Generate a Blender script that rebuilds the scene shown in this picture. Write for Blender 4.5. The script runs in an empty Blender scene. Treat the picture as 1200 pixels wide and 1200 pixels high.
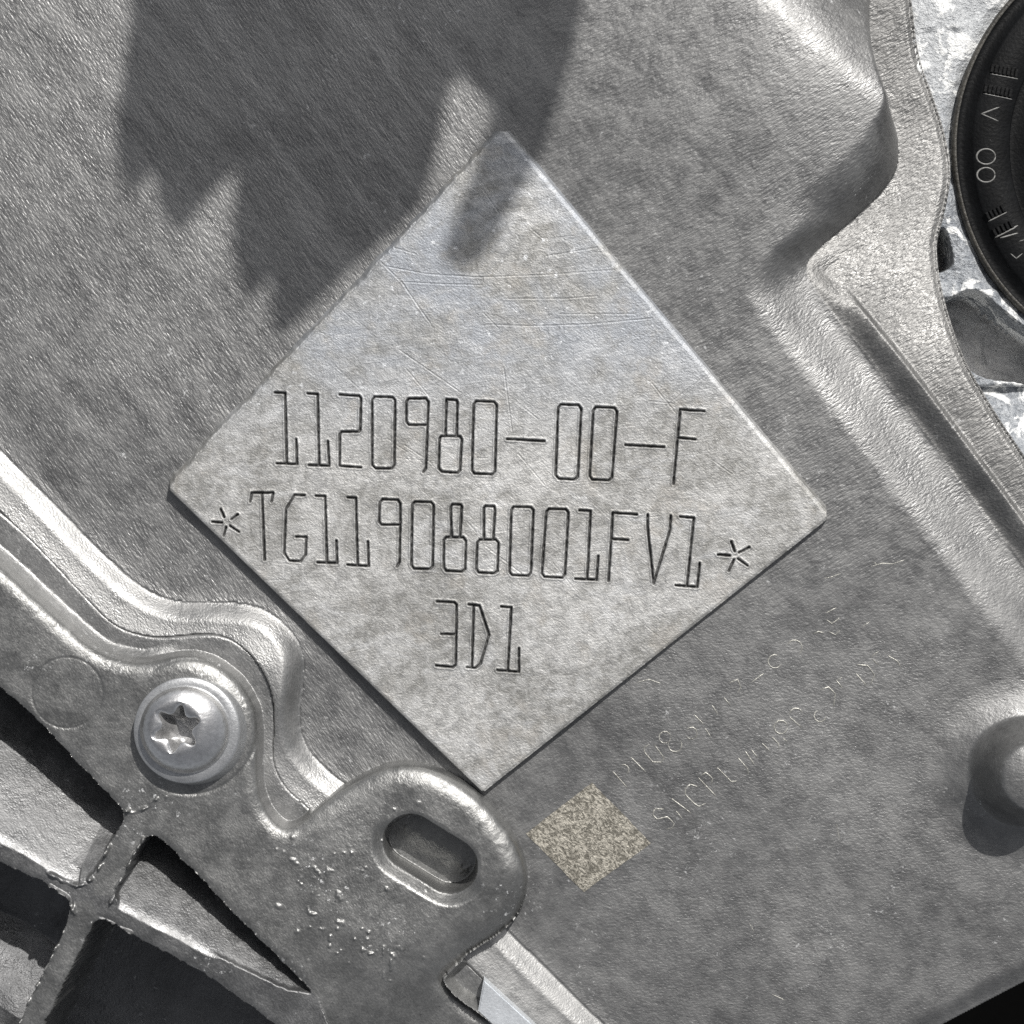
import bpy, math, random
import numpy as np

# ------------------------------------------------------------------ camera, sky, sun, exposure
# working unit: 1 px = 0.1 mm; x right, y down over a 1200 x 1200 field, z towards the camera
S = 1e-4
CAMH = 2500.0
C0 = (600.0, 600.0)
scene = bpy.context.scene
col = scene.collection

def V(x, y, z=0.0):
    return ((x - 600.0) * S, (600.0 - y) * S, z * S)

cam_d = bpy.data.cameras.new('camera')
cam = bpy.data.objects.new('camera', cam_d); col.objects.link(cam)
cam.location = (0, 0, CAMH * S)
cam_d.sensor_width = 36.0
cam_d.lens = 36.0 * CAMH / 1200.0
cam_d.clip_start = 0.005
cam_d.clip_end = 50.0
scene.camera = cam

SUN_EL = 47.0
SX, SY = 0.43, 0.90            # horizontal direction towards the sun (right, up)
az = math.atan2(SX, SY)        # clockwise from +Y
el = math.radians(SUN_EL)
world = bpy.data.worlds.new('World'); scene.world = world
world.use_nodes = True
wn = world.node_tree; wn.nodes.clear()
sky = wn.nodes.new('ShaderNodeTexSky'); sky.sky_type = 'NISHITA'; sky.sun_disc = False
sky.sun_elevation = el; sky.sun_rotation = az
sky.dust_density = 3.0; sky.air_density = 0.8; sky.ozone_density = 0.6
bg = wn.nodes.new('ShaderNodeBackground'); bg.inputs[1].default_value = 0.085
wo = wn.nodes.new('ShaderNodeOutputWorld')
hs = wn.nodes.new('ShaderNodeHueSaturation'); hs.inputs['Saturation'].default_value = 0.22   # thin white overcast haze
wn.links.new(sky.outputs[0], hs.inputs['Color']); wn.links.new(hs.outputs[0], bg.inputs[0]); wn.links.new(bg.outputs[0], wo.inputs[0])

sun_d = bpy.data.lights.new('sun', 'SUN'); sun_d.energy = 3.6; sun_d.angle = math.radians(0.5)
sun_d.color = (1.0, 0.97, 0.93)
sun = bpy.data.objects.new('sun', sun_d); col.objects.link(sun)
from mathutils import Vector
nrm = math.hypot(SX, SY)
sdir = Vector((SX / nrm * math.cos(el), SY / nrm * math.cos(el), math.sin(el)))
sun.rotation_euler = sdir.to_track_quat('Z', 'Y').to_euler()
sun.location = (0.1, 0.2, 0.4)

scene.view_settings.view_transform = 'Standard'
scene.view_settings.look = 'None'
scene.view_settings.exposure = 0.0
scene.view_settings.gamma = 1.0
scene.cycles.use_denoising = False
scene.cycles.max_bounces = 6
scene.render.film_transparent = False

# ------------------------------------------------------------------ numpy helpers
rng = np.random.RandomState(7)

def sm(a, b, x):
    t = np.clip((x - a) / (b - a), 0, 1)
    return t * t * (3 - 2 * t)

def noise(x, y, scale, seed=0):
    r = np.random.RandomState(1000 + seed).rand(256, 256)
    u, v = x / scale + 1000, y / scale + 1000
    i, j = np.floor(u).astype(int), np.floor(v).astype(int)
    fu, fv = u - i, v - j
    fu = fu * fu * (3 - 2 * fu); fv = fv * fv * (3 - 2 * fv)
    i &= 255; j &= 255; i1 = (i + 1) & 255; j1 = (j + 1) & 255
    return ((r[i, j] * (1 - fu) + r[i1, j] * fu) * (1 - fv) + (r[i, j1] * (1 - fu) + r[i1, j1] * fu) * fv) * 2 - 1

def fbm(x, y, scale, octv=3, seed=0):
    s, a = 0, 1.0
    for k in range(octv):
        s = s + a * noise(x * (1 if k % 2 == 0 else .97) + k * 31, y + k * 17, scale / 2 ** k, seed + k); a *= .5
    return s

def PZ(pts, z):
    """picture position of an outline that lies at height z -> plan position"""
    k = 1 - z / CAMH
    return [(600 + (p[0] - 600) * k, 600 + (p[1] - 600) * k) for p in pts]

def smooth(pts, closed=False, n=2):
    """Chaikin corner cutting"""
    p = [tuple(q) for q in pts]
    for _ in range(n):
        q = []
        m = len(p)
        rng_ = range(m) if closed else range(m - 1)
        if not closed: q.append(p[0])
        for i in rng_:
            a, b = p[i], p[(i + 1) % m]
            q.append((a[0] * .75 + b[0] * .25, a[1] * .75 + b[1] * .25))
            q.append((a[0] * .25 + b[0] * .75, a[1] * .25 + b[1] * .75))
        if not closed: q.append(p[-1])
        p = q
    return p

def dline(x, y, pts, closed=False):
    """unsigned distance to a polyline"""
    d = np.full(x.shape, 1e18)
    m = len(pts)
    for i in range(m if closed else m - 1):
        ax, ay = pts[i]; bx, by = pts[(i + 1) % m]
        ex, ey = bx - ax, by - ay
        L = ex * ex + ey * ey
        if L < 1e-9: continue
        t = np.clip(((x - ax) * ex + (y - ay) * ey) / L, 0, 1)
        dx, dy = x - ax - t * ex, y - ay - t * ey
        np.minimum(d, dx * dx + dy * dy, out=d)
    return np.sqrt(d)

def inside(x, y, pts):
    c = np.zeros(x.shape, bool)
    m = len(pts)
    for i in range(m):
        ax, ay = pts[i]; bx, by = pts[(i + 1) % m]
        if ay == by: continue
        cond = ((ay > y) != (by > y)) & (x < (bx - ax) * (y - ay) / (by - ay) + ax)
        c ^= cond
    return c

def sdf(x, y, pts):
    """positive inside"""
    d = dline(x, y, pts, True)
    return np.where(inside(x, y, pts), d, -d)

def near_eval(x, y, pts, fn, reach, far):
    """evaluate fn only near a bounding box, elsewhere a constant"""
    xs = [p[0] for p in pts]; ys = [p[1] for p in pts]
    m = (x > min(xs) - reach) & (x < max(xs) + reach) & (y > min(ys) - reach) & (y < max(ys) + reach)
    out = np.full(x.shape, float(far))
    if m.any(): out[m] = fn(x[m], y[m], pts)
    return out

# ------------------------------------------------------------------ object helpers
def raw_mesh(name, co, faces, smooth_=True):
    """co (n,3) in metres; faces (m,k) int array"""
    me = bpy.data.meshes.new(name)
    co = np.asarray(co, np.float32); faces = np.asarray(faces, np.int32)
    me.vertices.add(len(co)); me.vertices.foreach_set('co', co.ravel())
    me.loops.add(faces.size); me.loops.foreach_set('vertex_index', faces.ravel())
    me.polygons.add(len(faces))
    me.polygons.foreach_set('loop_start', np.arange(0, faces.size, faces.shape[1], dtype=np.int32))
    me.polygons.foreach_set('loop_total', np.full(len(faces), faces.shape[1], np.int32))
    me.update(calc_edges=True)
    me.validate()
    me.polygons.foreach_set('use_smooth', np.full(len(me.polygons), smooth_, bool))
    return me

def link(name, me, mat, parent=None):
    o = bpy.data.objects.new(name, me); col.objects.link(o)
    if mat: me.materials.append(mat)
    if parent is not None:
        o.parent = parent
        o.matrix_parent_inverse = parent.matrix_basis.inverted()
    return o

def tag(o, label=None, cat=None, group=None, kind=None):
    if label: o['label'] = label
    if cat: o['category'] = cat
    if group: o['group'] = group
    if kind: o['kind'] = kind
    return o

def empty(name, loc, label, cat):
    o = bpy.data.objects.new(name, None); col.objects.link(o)
    o.location = loc; o.empty_display_size = .01
    bpy.context.view_layer.update()
    return tag(o, label, cat)

def grid_parts(X, Y, Z, keep, labels, names, parent, attrs=None):
    """X,Y,Z (ny,nx) plan px; keep (ny-1,nx-1) bool; labels (ny-1,nx-1) int; names {int:(name, material)}"""
    ny, nx = X.shape
    co = np.stack([(X - 600) * S, (600 - Y) * S, Z * S], -1).reshape(-1, 3)
    idx = np.arange(ny * nx).reshape(ny, nx)
    # y runs down, so this order makes normals point up
    quads = np.stack([idx[:-1, :-1], idx[1:, :-1], idx[1:, 1:], idx[:-1, 1:]], -1)
    # exact normals of the whole sheet, so that parts meet without a shading seam
    res = {}
    for k, (nm, mat) in names.items():
        m = keep & (labels == k)
        if not m.any(): continue
        f = quads[m]
        used = np.unique(f)
        remap = np.full(ny * nx, -1, np.int32); remap[used] = np.arange(len(used))
        me = raw_mesh(nm, co[used], remap[f])
        if attrs:
            for an, av in attrs.items():
                a = me.attributes.new(an, 'FLOAT', 'POINT')
                a.data.foreach_set('value', av.reshape(-1)[used].astype(np.float32))
        res[k] = link(nm, me, mat, parent)
    return res

# ------------------------------------------------------------------ materials
def newmat(name):
    m = bpy.data.materials.new(name); m.use_nodes = True
    nt = m.node_tree; nt.nodes.clear()
    out = nt.nodes.new('ShaderNodeOutputMaterial')
    b = nt.nodes.new('ShaderNodeBsdfPrincipled')
    nt.links.new(b.outputs[0], out.inputs[0])
    return m, nt, b

class NB:
    def __init__(s, nt):
        s.nt = nt
        g = nt.nodes.new('ShaderNodeNewGeometry')
        v = nt.nodes.new('ShaderNodeVectorMath'); v.operation = 'SCALE'
        v.inputs[3].default_value = 1.0 / S
        nt.links.new(g.outputs['Position'], v.inputs[0])
        s.pos = v.outputs[0]
        sp = nt.nodes.new('ShaderNodeSeparateXYZ'); nt.links.new(s.pos, sp.inputs[0])
        s.x, s.y, s.z = sp.outputs      # px from the field's centre, y up
    def _set(s, sock, v):
        if isinstance(v, bpy.types.NodeSocket): s.nt.links.new(v, sock)
        else: sock.default_value = v
    def math(s, op, a, b=0.0, clamp=False):
        n = s.nt.nodes.new('ShaderNodeMath'); n.operation = op; n.use_clamp = clamp
        s._set(n.inputs[0], a); s._set(n.inputs[1], b); return n.outputs[0]
    def rng(s, v, a, b, c=0.0, d=1.0, smooth_=True):
        n = s.nt.nodes.new('ShaderNodeMapRange')
        if smooth_: n.interpolation_type = 'SMOOTHSTEP'
        s._set(n.inputs[0], v)
        for i, q in enumerate((a, b, c, d)): s._set(n.inputs[i + 1], q)
        return n.outputs[0]
    def noise(s, size, stretch=(1, 1, 1), rot=0.0, detail=2.0, rough=.55, offs=0.0, distort=0.0):
        mp = s.nt.nodes.new('ShaderNodeMapping')
        s.nt.links.new(s.pos, mp.inputs[0])
        mp.inputs['Location'].default_value = (offs, offs * .7, offs * .3)
        # rotate then scale: mapping applies scale first, so use two nodes
        mp.inputs['Rotation'].default_value = (0, 0, rot)
        m2 = s.nt.nodes.new('ShaderNodeMapping')
        s.nt.links.new(mp.outputs[0], m2.inputs[0])
        m2.inputs['Scale'].default_value = tuple(1.0 / (size * q) for q in stretch)
        n = s.nt.nodes.new('ShaderNodeTexNoise')
        s.nt.links.new(m2.outputs[0], n.inputs['Vector'])
        n.inputs['Scale'].default_value = 1.0
        n.inputs['Detail'].default_value = detail
        n.inputs['Roughness'].default_value = rough
        n.inputs['Distortion'].default_value = distort
        return n.outputs['Fac']
    def voro(s, size, feature='F1', rnd=1.0):
        mp = s.nt.nodes.new('ShaderNodeVectorMath'); mp.operation = 'SCALE'
        mp.inputs[3].default_value = 1.0 / size
        s.nt.links.new(s.pos, mp.inputs[0])
        n = s.nt.nodes.new('ShaderNodeTexVoronoi'); n.feature = feature
        n.inputs['Scale'].default_value = 1.0; n.inputs['Randomness'].default_value = rnd
        s.nt.links.new(mp.outputs[0], n.inputs['Vector'])
        return n.outputs[0]
    def mix(s, f, a, b):
        n = s.nt.nodes.new('ShaderNodeMix'); n.data_type = 'FLOAT'
        s._set(n.inputs[0], f); s._set(n.inputs[2], a); s._set(n.inputs[3], b); return n.outputs[0]
    def cmix(s, f, a, b):
        n = s.nt.nodes.new('ShaderNodeMix'); n.data_type = 'RGBA'
        s._set(n.inputs[0], f)
        s._set(n.inputs[6], a if isinstance(a, bpy.types.NodeSocket) else (*a, 1))
        s._set(n.inputs[7], b if isinstance(b, bpy.types.NodeSocket) else (*b, 1))
        return n.outputs[2]
    def attr(s, name):
        n = s.nt.nodes.new('ShaderNodeAttribute'); n.attribute_name = name; return n.outputs['Fac']
    def bump(s, h, dist, strength=1.0, prev=None):
        n = s.nt.nodes.new('ShaderNodeBump')
        n.inputs['Strength'].default_value = strength
        n.inputs['Distance'].default_value = dist * S
        s.nt.links.new(h, n.inputs['Height'])
        if prev is not None: s.nt.links.new(prev, n.inputs['Normal'])
        return n.outputs[0]

def cast_material(name, dark, light, metallic=.75, rough=.5, grain=1.0, stretch=3.0, size=2.6,
                  powder=.35, speck=.5, warm=.0, drift=False):
    m, nt, b = newmat(name)
    k = NB(nt)
    # grain of the die-cast skin: short strokes whose run turns across the part
    A = k.noise(size, (stretch, 1, 1), math.radians(55), 2.0, .6)          # down to the right
    B = k.noise(size, (stretch, 1, 1), math.radians(-32), 2.0, .6, 77)     # up to the right
    Cn = k.mix(.4, k.noise(size, (stretch * .62, 1, 1), math.radians(-4), 3.0, .65, 177), k.noise(size * .9, (stretch * .5, 1, 1), math.radians(30), 3.0, .65, 277))    # level
    fx = k.rng(k.x, -150, 130)
    fy = k.rng(k.y, 30, -190)
    AB = k.mix(fx, A, B)
    G = k.mix(k.math('MULTIPLY', fy, k.rng(k.x, -60, 140)), AB, Cn)
    iso = k.noise(5.5, detail=3.0, rough=.6, offs=300)
    mid = k.noise(26, detail=4.0, rough=.6, offs=500)
    big = k.noise(120, detail=5.0, rough=.6, offs=900, distort=.6)
    # colour: clean metal, dull oxide film, dusty bloom
    f1 = k.rng(big, .33, .67)
    f2 = k.rng(mid, .3, .72)
    f = k.math('ADD', k.math('MULTIPLY', f1, .45), k.math('MULTIPLY', f2, .35))
    f = k.math('ADD', f, k.math('MULTIPLY', k.rng(G, .35, .7), .28), True)
    c = k.cmix(f, dark, light)
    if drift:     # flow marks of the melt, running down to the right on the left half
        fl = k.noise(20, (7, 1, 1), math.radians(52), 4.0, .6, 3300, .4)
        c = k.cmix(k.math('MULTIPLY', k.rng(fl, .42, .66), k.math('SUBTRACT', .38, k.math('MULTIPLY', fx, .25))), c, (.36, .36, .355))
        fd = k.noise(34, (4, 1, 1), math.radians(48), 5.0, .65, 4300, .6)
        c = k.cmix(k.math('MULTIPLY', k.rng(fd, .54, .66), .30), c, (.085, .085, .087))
    # small pale scuffs
    sc1 = k.rng(k.noise(7, detail=4.0, rough=.75, offs=1200), .60, .68)
    sc2 = k.rng(k.noise(85, detail=3.0, offs=1500), .5, .66)
    scuff = k.math('MULTIPLY', sc1, sc2)
    c = k.cmix(k.math('MULTIPLY', scuff, speck), c, (.78, .79, .79))
    # dark pits
    pit = k.rng(k.noise(4.2, detail=1.0, offs=2100), .30, .24)
    c = k.cmix(k.math('MULTIPLY', pit, .5), c, (.08, .08, .085))
    nt.links.new(c, b.inputs['Base Color'])
    nt.links.new(k.math('SUBTRACT', metallic, k.math('MULTIPLY', scuff, .5), True), b.inputs['Metallic'])
    r = k.math('ADD', rough - .12, k.math('MULTIPLY', k.rng(mid, .3, .7), .16))
    r = k.math('ADD', r, k.math('MULTIPLY', k.rng(G, .3, .75), .08), True)
    nt.links.new(r, b.inputs['Roughness'])
    h = k.bump(G, 3.6 * grain, 1.0)
    h = k.bump(iso, 1.3 * grain, 1.0, h)
    h = k.bump(mid, 1.0 * grain, .6, h)
    nt.links.new(h, b.inputs['Normal'])
    return m

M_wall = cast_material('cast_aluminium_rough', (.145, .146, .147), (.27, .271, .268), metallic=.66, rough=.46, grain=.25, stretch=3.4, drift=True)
M_flange = cast_material('cast_aluminium_flange', (.165, .165, .162), (.30, .298, .291), metallic=.66, rough=.48, grain=.45, size=2.8, stretch=4.0)
M_cover = cast_material('cast_aluminium_smooth', (.155, .157, .155), (.31, .311, .305), metallic=.72, rough=.42, grain=.13, size=2.2, stretch=1.4, speck=.9)
M_rim = cast_material('cast_aluminium_rim', (.22, .222, .22), (.36, .36, .356), metallic=.7, rough=.45, grain=.16, size=2.2, stretch=1.6, speck=.5)
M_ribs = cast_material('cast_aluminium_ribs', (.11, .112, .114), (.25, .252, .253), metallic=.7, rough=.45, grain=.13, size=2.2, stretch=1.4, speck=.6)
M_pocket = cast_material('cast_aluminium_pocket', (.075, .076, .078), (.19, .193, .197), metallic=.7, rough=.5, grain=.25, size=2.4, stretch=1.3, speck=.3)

def pad_material():
    m, nt, b = newmat('milled_aluminium')
    k = NB(nt)
    fine = k.noise(2.3, detail=2.0, rough=.6)
    brush = k.noise(2.0, (26, 1, 1), math.radians(-8), 2.0, .6, 60)      # long arcs left by the mill
    brush2 = k.noise(1.6, (18, 1, 1), math.radians(38), 2.0, .6, 160)
    mot = k.noise(13, detail=5.0, rough=.72, offs=300, distort=.5)
    big = k.noise(105, detail=4.0, rough=.6, offs=700, distort=.8)
    f = k.math('ADD', k.math('MULTIPLY', k.rng(mot, .40, .60), .5), k.math('MULTIPLY', k.rng(big, .40, .62), .5))
    c = k.cmix(f, (.285, .283, .27), (.58, .58, .57))
    # bluish worn patch towards the top corner
    up = k.math('MULTIPLY', k.rng(k.y, 40, 240), .9)
    up = k.math('MULTIPLY', up, k.rng(big, .3, .6))
    c = k.cmix(up, c, (.34, .362, .395))
    blot = k.math('MULTIPLY', k.rng(k.noise(22, detail=6.0, rough=.78, offs=3900, distort=1.2), .53, .60), .45)
    c = k.cmix(blot, c, (.26, .262, .262))
    hz = k.math('MULTIPLY', k.rng(k.noise(48, (2, 1, 1), math.radians(-6), 5.0, .75, 4500, .8), .52, .66), .38)
    c = k.cmix(hz, c, (.68, .69, .70))
    # tan tarnish
    tan = k.math('MULTIPLY', k.rng(k.noise(40, detail=4.0, offs=1900), .56, .70), .35)
    c = k.cmix(tan, c, (.40, .375, .335))
    # pale spots
    sp = k.math('MULTIPLY', k.rng(k.noise(9, detail=3.0, offs=2500), .64, .72), k.rng(k.y, 0, 220))
    c = k.cmix(k.math('MULTIPLY', sp, .6), c, (.82, .84, .86))
    # dirt held in the engraved strokes
    e = k.attr('engrave')
    c = k.cmix(k.math('MULTIPLY', e, .9), c, (.06, .06, .06))
    nt.links.new(c, b.inputs['Base Color'])
    nt.links.new(k.math('SUBTRACT', .62, k.math('MULTIPLY', e, .4)), b.inputs['Metallic'])
    r = k.math('ADD', .50, k.math('MULTIPLY', mot, .14))
    nt.links.new(r, b.inputs['Roughness'])
    h = k.bump(fine, .55, 1.0)
    h = k.bump(mot, 1.0, 1.0, h)
    h = k.bump(brush, .22, 1.0, h)
    h = k.bump(brush2, .22, 1.0, h)
    nt.links.new(h, b.inputs['Normal'])
    return m
M_hollow = cast_material('lifted_shade_hollow_aluminium', (.34, .335, .33), (.60, .595, .585), metallic=.5, rough=.5, grain=.3, size=3.0, stretch=1.3)  # base colour raised to lift the shade in the hollows to grey
M_pad = pad_material()

def powder_material():
    m, nt, b = newmat('corroded_white_aluminium')
    k = NB(nt)
    n1 = k.noise(34, detail=5.0, rough=.62, offs=40, distort=.5)
    n2 = k.noise(7, detail=4.0, rough=.7, offs=90)
    pale = k.rng(k.y, 400, 560)
    w = k.math('ADD', k.rng(n1, .52, .58), k.math('MULTIPLY', pale, .35), True)
    c = k.cmix(k.rng(n2, .35, .65), (.25, .27, .295), (.46, .48, .50))
    c = k.cmix(w, c, (.9, .91, .9))
    nt.links.new(c, b.inputs['Base Color'])
    nt.links.new(k.math('SUBTRACT', .45, k.math('MULTIPLY', w, .4), True), b.inputs['Metallic'])
    b.inputs['Roughness'].default_value = .55
    h = k.bump(n2, 4.0, 1.0); h = k.bump(n1, 5.0, 1.0, h)
    nt.links.new(h, b.inputs['Normal'])
    return m
M_powder = powder_material()

def simple(name, colr, metallic, rough, bump=0.0, size=4.0, spread=.15, detail=3.0):
    m, nt, b = newmat(name)
    k = NB(nt)
    n = k.noise(size, detail=detail, rough=.6, offs=11)
    n2 = k.noise(size * 7, detail=4.0, rough=.6, offs=51)
    f = k.math('MULTIPLY', k.math('ADD', n, n2), .5)
    lo = tuple(q * (1 - spread) for q in colr); hi = tuple(min(1, q * (1 + spread)) for q in colr)
    nt.links.new(k.cmix(k.rng(f, .35, .65), lo, hi), b.inputs['Base Color'])
    b.inputs['Metallic'].default_value = metallic
    nt.links.new(k.math('ADD', rough - .05, k.math('MULTIPLY', n2, .1)), b.inputs['Roughness'])
    if bump:
        nt.links.new(k.bump(n, bump, 1.0), b.inputs['Normal'])
    return m
M_zinc = simple('zinc_plated_steel', (.70, .70, .70), .95, .29, .35, 5.0, .14)
M_recess = simple('bright_recess_steel', (.46, .46, .46), .6, .42, .3, 3.0, .2)
M_washer = simple('zinc_plated_washer', (.50, .51, .52), .8, .42, .3, 3.0, .12)
M_rubber = simple('black_rubber', (.005, .0054, .006), 0.0, .5, .6, 4.0, .35)
M_rubber.node_tree.nodes['Principled BSDF'].inputs['Specular IOR Level'].default_value = .13
M_rubber_edge = simple('worn_rubber_edge', (.05, .047, .040), 0.0, .5, 1.2, 5.0, .5)
M_mark = simple('moulded_mark', (.22, .22, .21), 0.0, .35, .3, 3.0, .3)
M_ink = simple('scribed_bare_metal', (.40, .395, .36), .55, .4, .8, 3.0, .4)
M_shade_floor = simple('deep_shade_floor', (.0012, .0012, .0012), 0.0, .9, 0, 20, .2)  # near-black colour stands in for deep shade, as sun reaches this floor
M_caster = simple('dark_shadow_caster', (.08, .08, .08), .3, .6, 1.0, 6.0, .3)
M_shade_floor.node_tree.nodes['Principled BSDF'].inputs['Specular IOR Level'].default_value = .05
M_strip = simple('machined_strip', (.70, .73, .76), .6, .45, .3, 3.0, .1)

def laser_material():
    m, nt, b = newmat('laser_etched_tan')
    k = NB(nt)
    n1 = k.noise(5.2, (1.6, 1, 1), math.radians(45), 3.0, .6, 10, 1.5)
    n2 = k.noise(4.6, (1.5, 1, 1), math.radians(-40), 3.0, .6, 70, 1.5)
    n3 = k.noise(14, detail=3.0, offs=120)
    f = k.math('ADD', k.math('MULTIPLY', k.rng(n1, .42, .58), .45), k.math('MULTIPLY', k.rng(n2, .42, .58), .35))
    f = k.math('ADD', f, k.math('MULTIPLY', n3, .3), True)
    c = k.cmix(k.rng(f, .25, .9), (.16, .15, .125), (.46, .435, .375))
    nt.links.new(c, b.inputs['Base Color'])
    b.inputs['Metallic'].default_value = .35; b.inputs['Roughness'].default_value = .55
    nt.links.new(k.bump(n1, 1.6, 1.0, k.bump(n2, 1.6, 1.0)), b.inputs['Normal'])
    return m
M_laser = laser_material()

# ------------------------------------------------------------------ floor below everything, coloured as deep shade
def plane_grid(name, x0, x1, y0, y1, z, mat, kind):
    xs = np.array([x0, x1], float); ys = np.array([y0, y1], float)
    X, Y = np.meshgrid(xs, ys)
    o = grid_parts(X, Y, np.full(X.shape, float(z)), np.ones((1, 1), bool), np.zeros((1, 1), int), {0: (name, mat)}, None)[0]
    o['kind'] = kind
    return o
plane_grid('ground', -60000, 60000, -60000, 60000, -2600, M_shade_floor, 'structure')

# ------------------------------------------------------------------ outlines (picture px)
T_, R_, B_, L_ = (590, 151), (973, 606), (566, 929), (195, 571)      # pad corners

SHOULDER = smooth(PZ([(1026, -60), (1022, 0), (1023, 60), (1036, 112), (1055, 150), (1057, 190), (1038, 222), (1000, 258), (957, 292),
                      (938, 318), (955, 345), (990, 392), (1050, 470), (1110, 550), (1200, 672), (1270, 765)], -45))
EDGE = smooth(PZ([(1066, -60), (1073, 0), (1080, 60), (1098, 108), (1112, 150), (1119, 200), (1108, 250), (1097, 282), (1098, 320),
                  (1106, 365), (1122, 418), (1150, 470), (1200, 545), (1270, 645)], -40))
FOOT = smooth([(-60, 468), (0, 525), (60, 585), (120, 648), (165, 688), (205, 706), (250, 704), (300, 708), (334, 728), (357, 762),
               (356, 800), (350, 840), (356, 872), (385, 905), (480, 972), (590, 1085), (720, 1212), (780, 1270)])
SEAM = smooth(PZ([(-60, 548), (0, 603), (50, 652), (100, 706), (130, 735), (165, 747), (195, 748), (240, 743), (270, 750), (300, 775),
                  (318, 810), (321, 850), (317, 880), (320, 905), (335, 930), (360, 950), (450, 1040), (542, 1128), (600, 1185), (660, 1250)], 34))

def side_of(x, y, pts, d, closing):
    return np.where(inside(x, y, list(pts) + closing), d, -d)

# ------------------------------------------------------------------ the housing sheet
def base_height(x, y):
    z = fbm(x, y, 210, 2, 3) * 2.6
    z += 16 * np.exp(-(((x - 900) / 190) ** 2 + ((y - 110) / 190) ** 2))
    # a slight lap line in the casting at the left
    lap = [(24, 300), (34, 350), (52, 395)]
    d = near_eval(x, y, lap, lambda a, b, p: dline(a, b, p), 40, 40)
    z += .25 * np.exp(-(d / 2.0) ** 2)
    # main surface rolls over towards the side flange
    ds = dline(x, y, SHOULDER)
    ins = inside(x, y, list(SHOULDER) + [(1400, 1500), (-400, 1500), (-400, -60)])
    up = 1 - sm(255, 350, y)                     # upper, high shoulder
    W = 80 * (1 - up) + up * (12 + 56 * sm(105, 180, y) - 34 * sm(225, 290, y))
    fd = (x - 850) * .669 - (y + 20) * .743 + noise(x, y, 60, 12) * 3      # distance past the crest of the facet
    fdc = np.clip(fd, 0, 200)
    facet = (np.where(fdc < 60, .55 * fdc ** 2 / 120, .55 * 30 + .55 * (fdc - 60) + .0022 * (fdc - 60) ** 2)) * (1 - sm(150, 215, y)) * sm(560, 760, x + 40)
    z = z - facet
    flange_z = -66 + 50 * sm(120, 470, y) + (y - 300) * .004
    D = (z - flange_z) * up + (z + 22) * (1 - up)
    t = np.clip(ds / W, 0, 1)
    circ = 1 - np.sqrt(np.clip(1 - (1 - t) ** 2, 0, 1))
    soft = 1 - sm(0, 1, t)
    z_in = z - D * (up * (.62 * (1 - t) ** 2.1 + .38 * circ) + soft * (1 - up))
    # beyond: a trough side that climbs to a crisp lip, then the flange
    lipw = 30
    rise = sm(2, lipw, ds)
    z_low = -22 + (flange_z + 8 * sm(318, 372, y) + 22) * rise - 7.5 * sm(318, 372, y) * sm(lipw - 2, lipw + 6, ds)
    z_out = flange_z * up + z_low * (1 - up) + fbm(x, y, 60, 2, 9) * .9
    z = np.where(ins, z_in, z_out)
    # flange edge
    de = dline(x, y, EDGE)
    out = ~inside(x, y, list(EDGE) + [(1400, 1500), (-400, 1500), (-400, -60)])
    z += np.where(out, -80 * sm(0, 13, de), -4.5 * (1 - sm(0, 10, de)))
    # rim towards the end cover
    df = dline(x, y, FOOT)
    rim_in = inside(x, y, list(FOOT) + [(-60, 1400), (-60, 468)])
    t = np.clip(df / 25, 0, 1)
    z = np.where(rim_in, z * (1 - sm(0, 25, df)) + (12 + 13 * np.exp(-(((x - 345) / 50) ** 2 + ((y - 815) / 60) ** 2))) * (np.sin(t * math.pi / 2) * .45 + sm(0, 1, t) * .55), z)
    z = np.where(rim_in, z + 8.5 * sm(16, 70, df), z)
    z = np.where(~rim_in & (df < 14), z + 1.2 * (1 - df / 14) ** 2, z)
    # groove under the cover's edge
    dm = dline(x, y, SEAM)
    sin_ = inside(x, y, list(SEAM) + [(-60, 1400), (-60, 548)])
    z = np.where(sin_, z - 60 * sm(0, 2.5, dm), z)
    # boss at the lower right
    bx, by = 1197, 902
    rr = np.hypot(x - bx, y - by) + noise(x, y, 30, 41) * 1.5
    boss = 52 * (1 - sm(38, 66, rr)) + 9 * (1 - sm(46, 110, rr)) + 18 * np.clip(1 - (rr / 58) ** 2, 0, 1) + 5 * (1 - sm(50, 92, rr))
    z += boss
    # base sunk under the lug's slot, added to deepen its shade
    z -= 36 * (1 - sm(34, 44, near_eval(x, y, [(490, 996), (535, 1024)], lambda a, b, p: dline(a, b, p), 60, 60)))
    # bottom right end of the casting
    e = ((x - 1105) * .46 + (y - 1203) * .888)
    z += -8 * sm(-26, 0, e) - 400 * sm(0, 14, e)
    return z

st = 1.62
xs = np.arange(-60, 1265, st); ys = np.arange(-60, 1345, st)
X, Y = np.meshgrid(xs, ys)
Z = base_height(X, Y)
# the skin itself: shot-blast relief, finer relief is in the material
Z += noise(X, Y, 6, 51) * .10 * (1 - sm(0, 6, -Z - 90))
xc = (X[:-1, :-1] + X[1:, 1:]) / 2; yc = (Y[:-1, :-1] + Y[1:, 1:]) / 2
zc = (Z[:-1, :-1] + Z[1:, 1:]) / 2
lab = np.zeros(xc.shape, int)
lab[~inside(xc, yc, list(SHOULDER) + [(1400, 1500), (-400, 1500), (-400, -60)])] = 1
lab[inside(xc, yc, list(FOOT) + [(-60, 1400), (-60, 468)])] = 2
lab[np.hypot(xc - 1196, yc - 882) < 66] = 3
keep = (zc > -330)
cov_in = sdf(xc, yc, list(SEAM) + [(-60, 1400), (-60, 548)])
keep &= ~(cov_in > 14)
pad_hidden = sdf(xc, yc, [T_, R_, B_, L_]) > 14
keep &= ~pad_hidden
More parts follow.
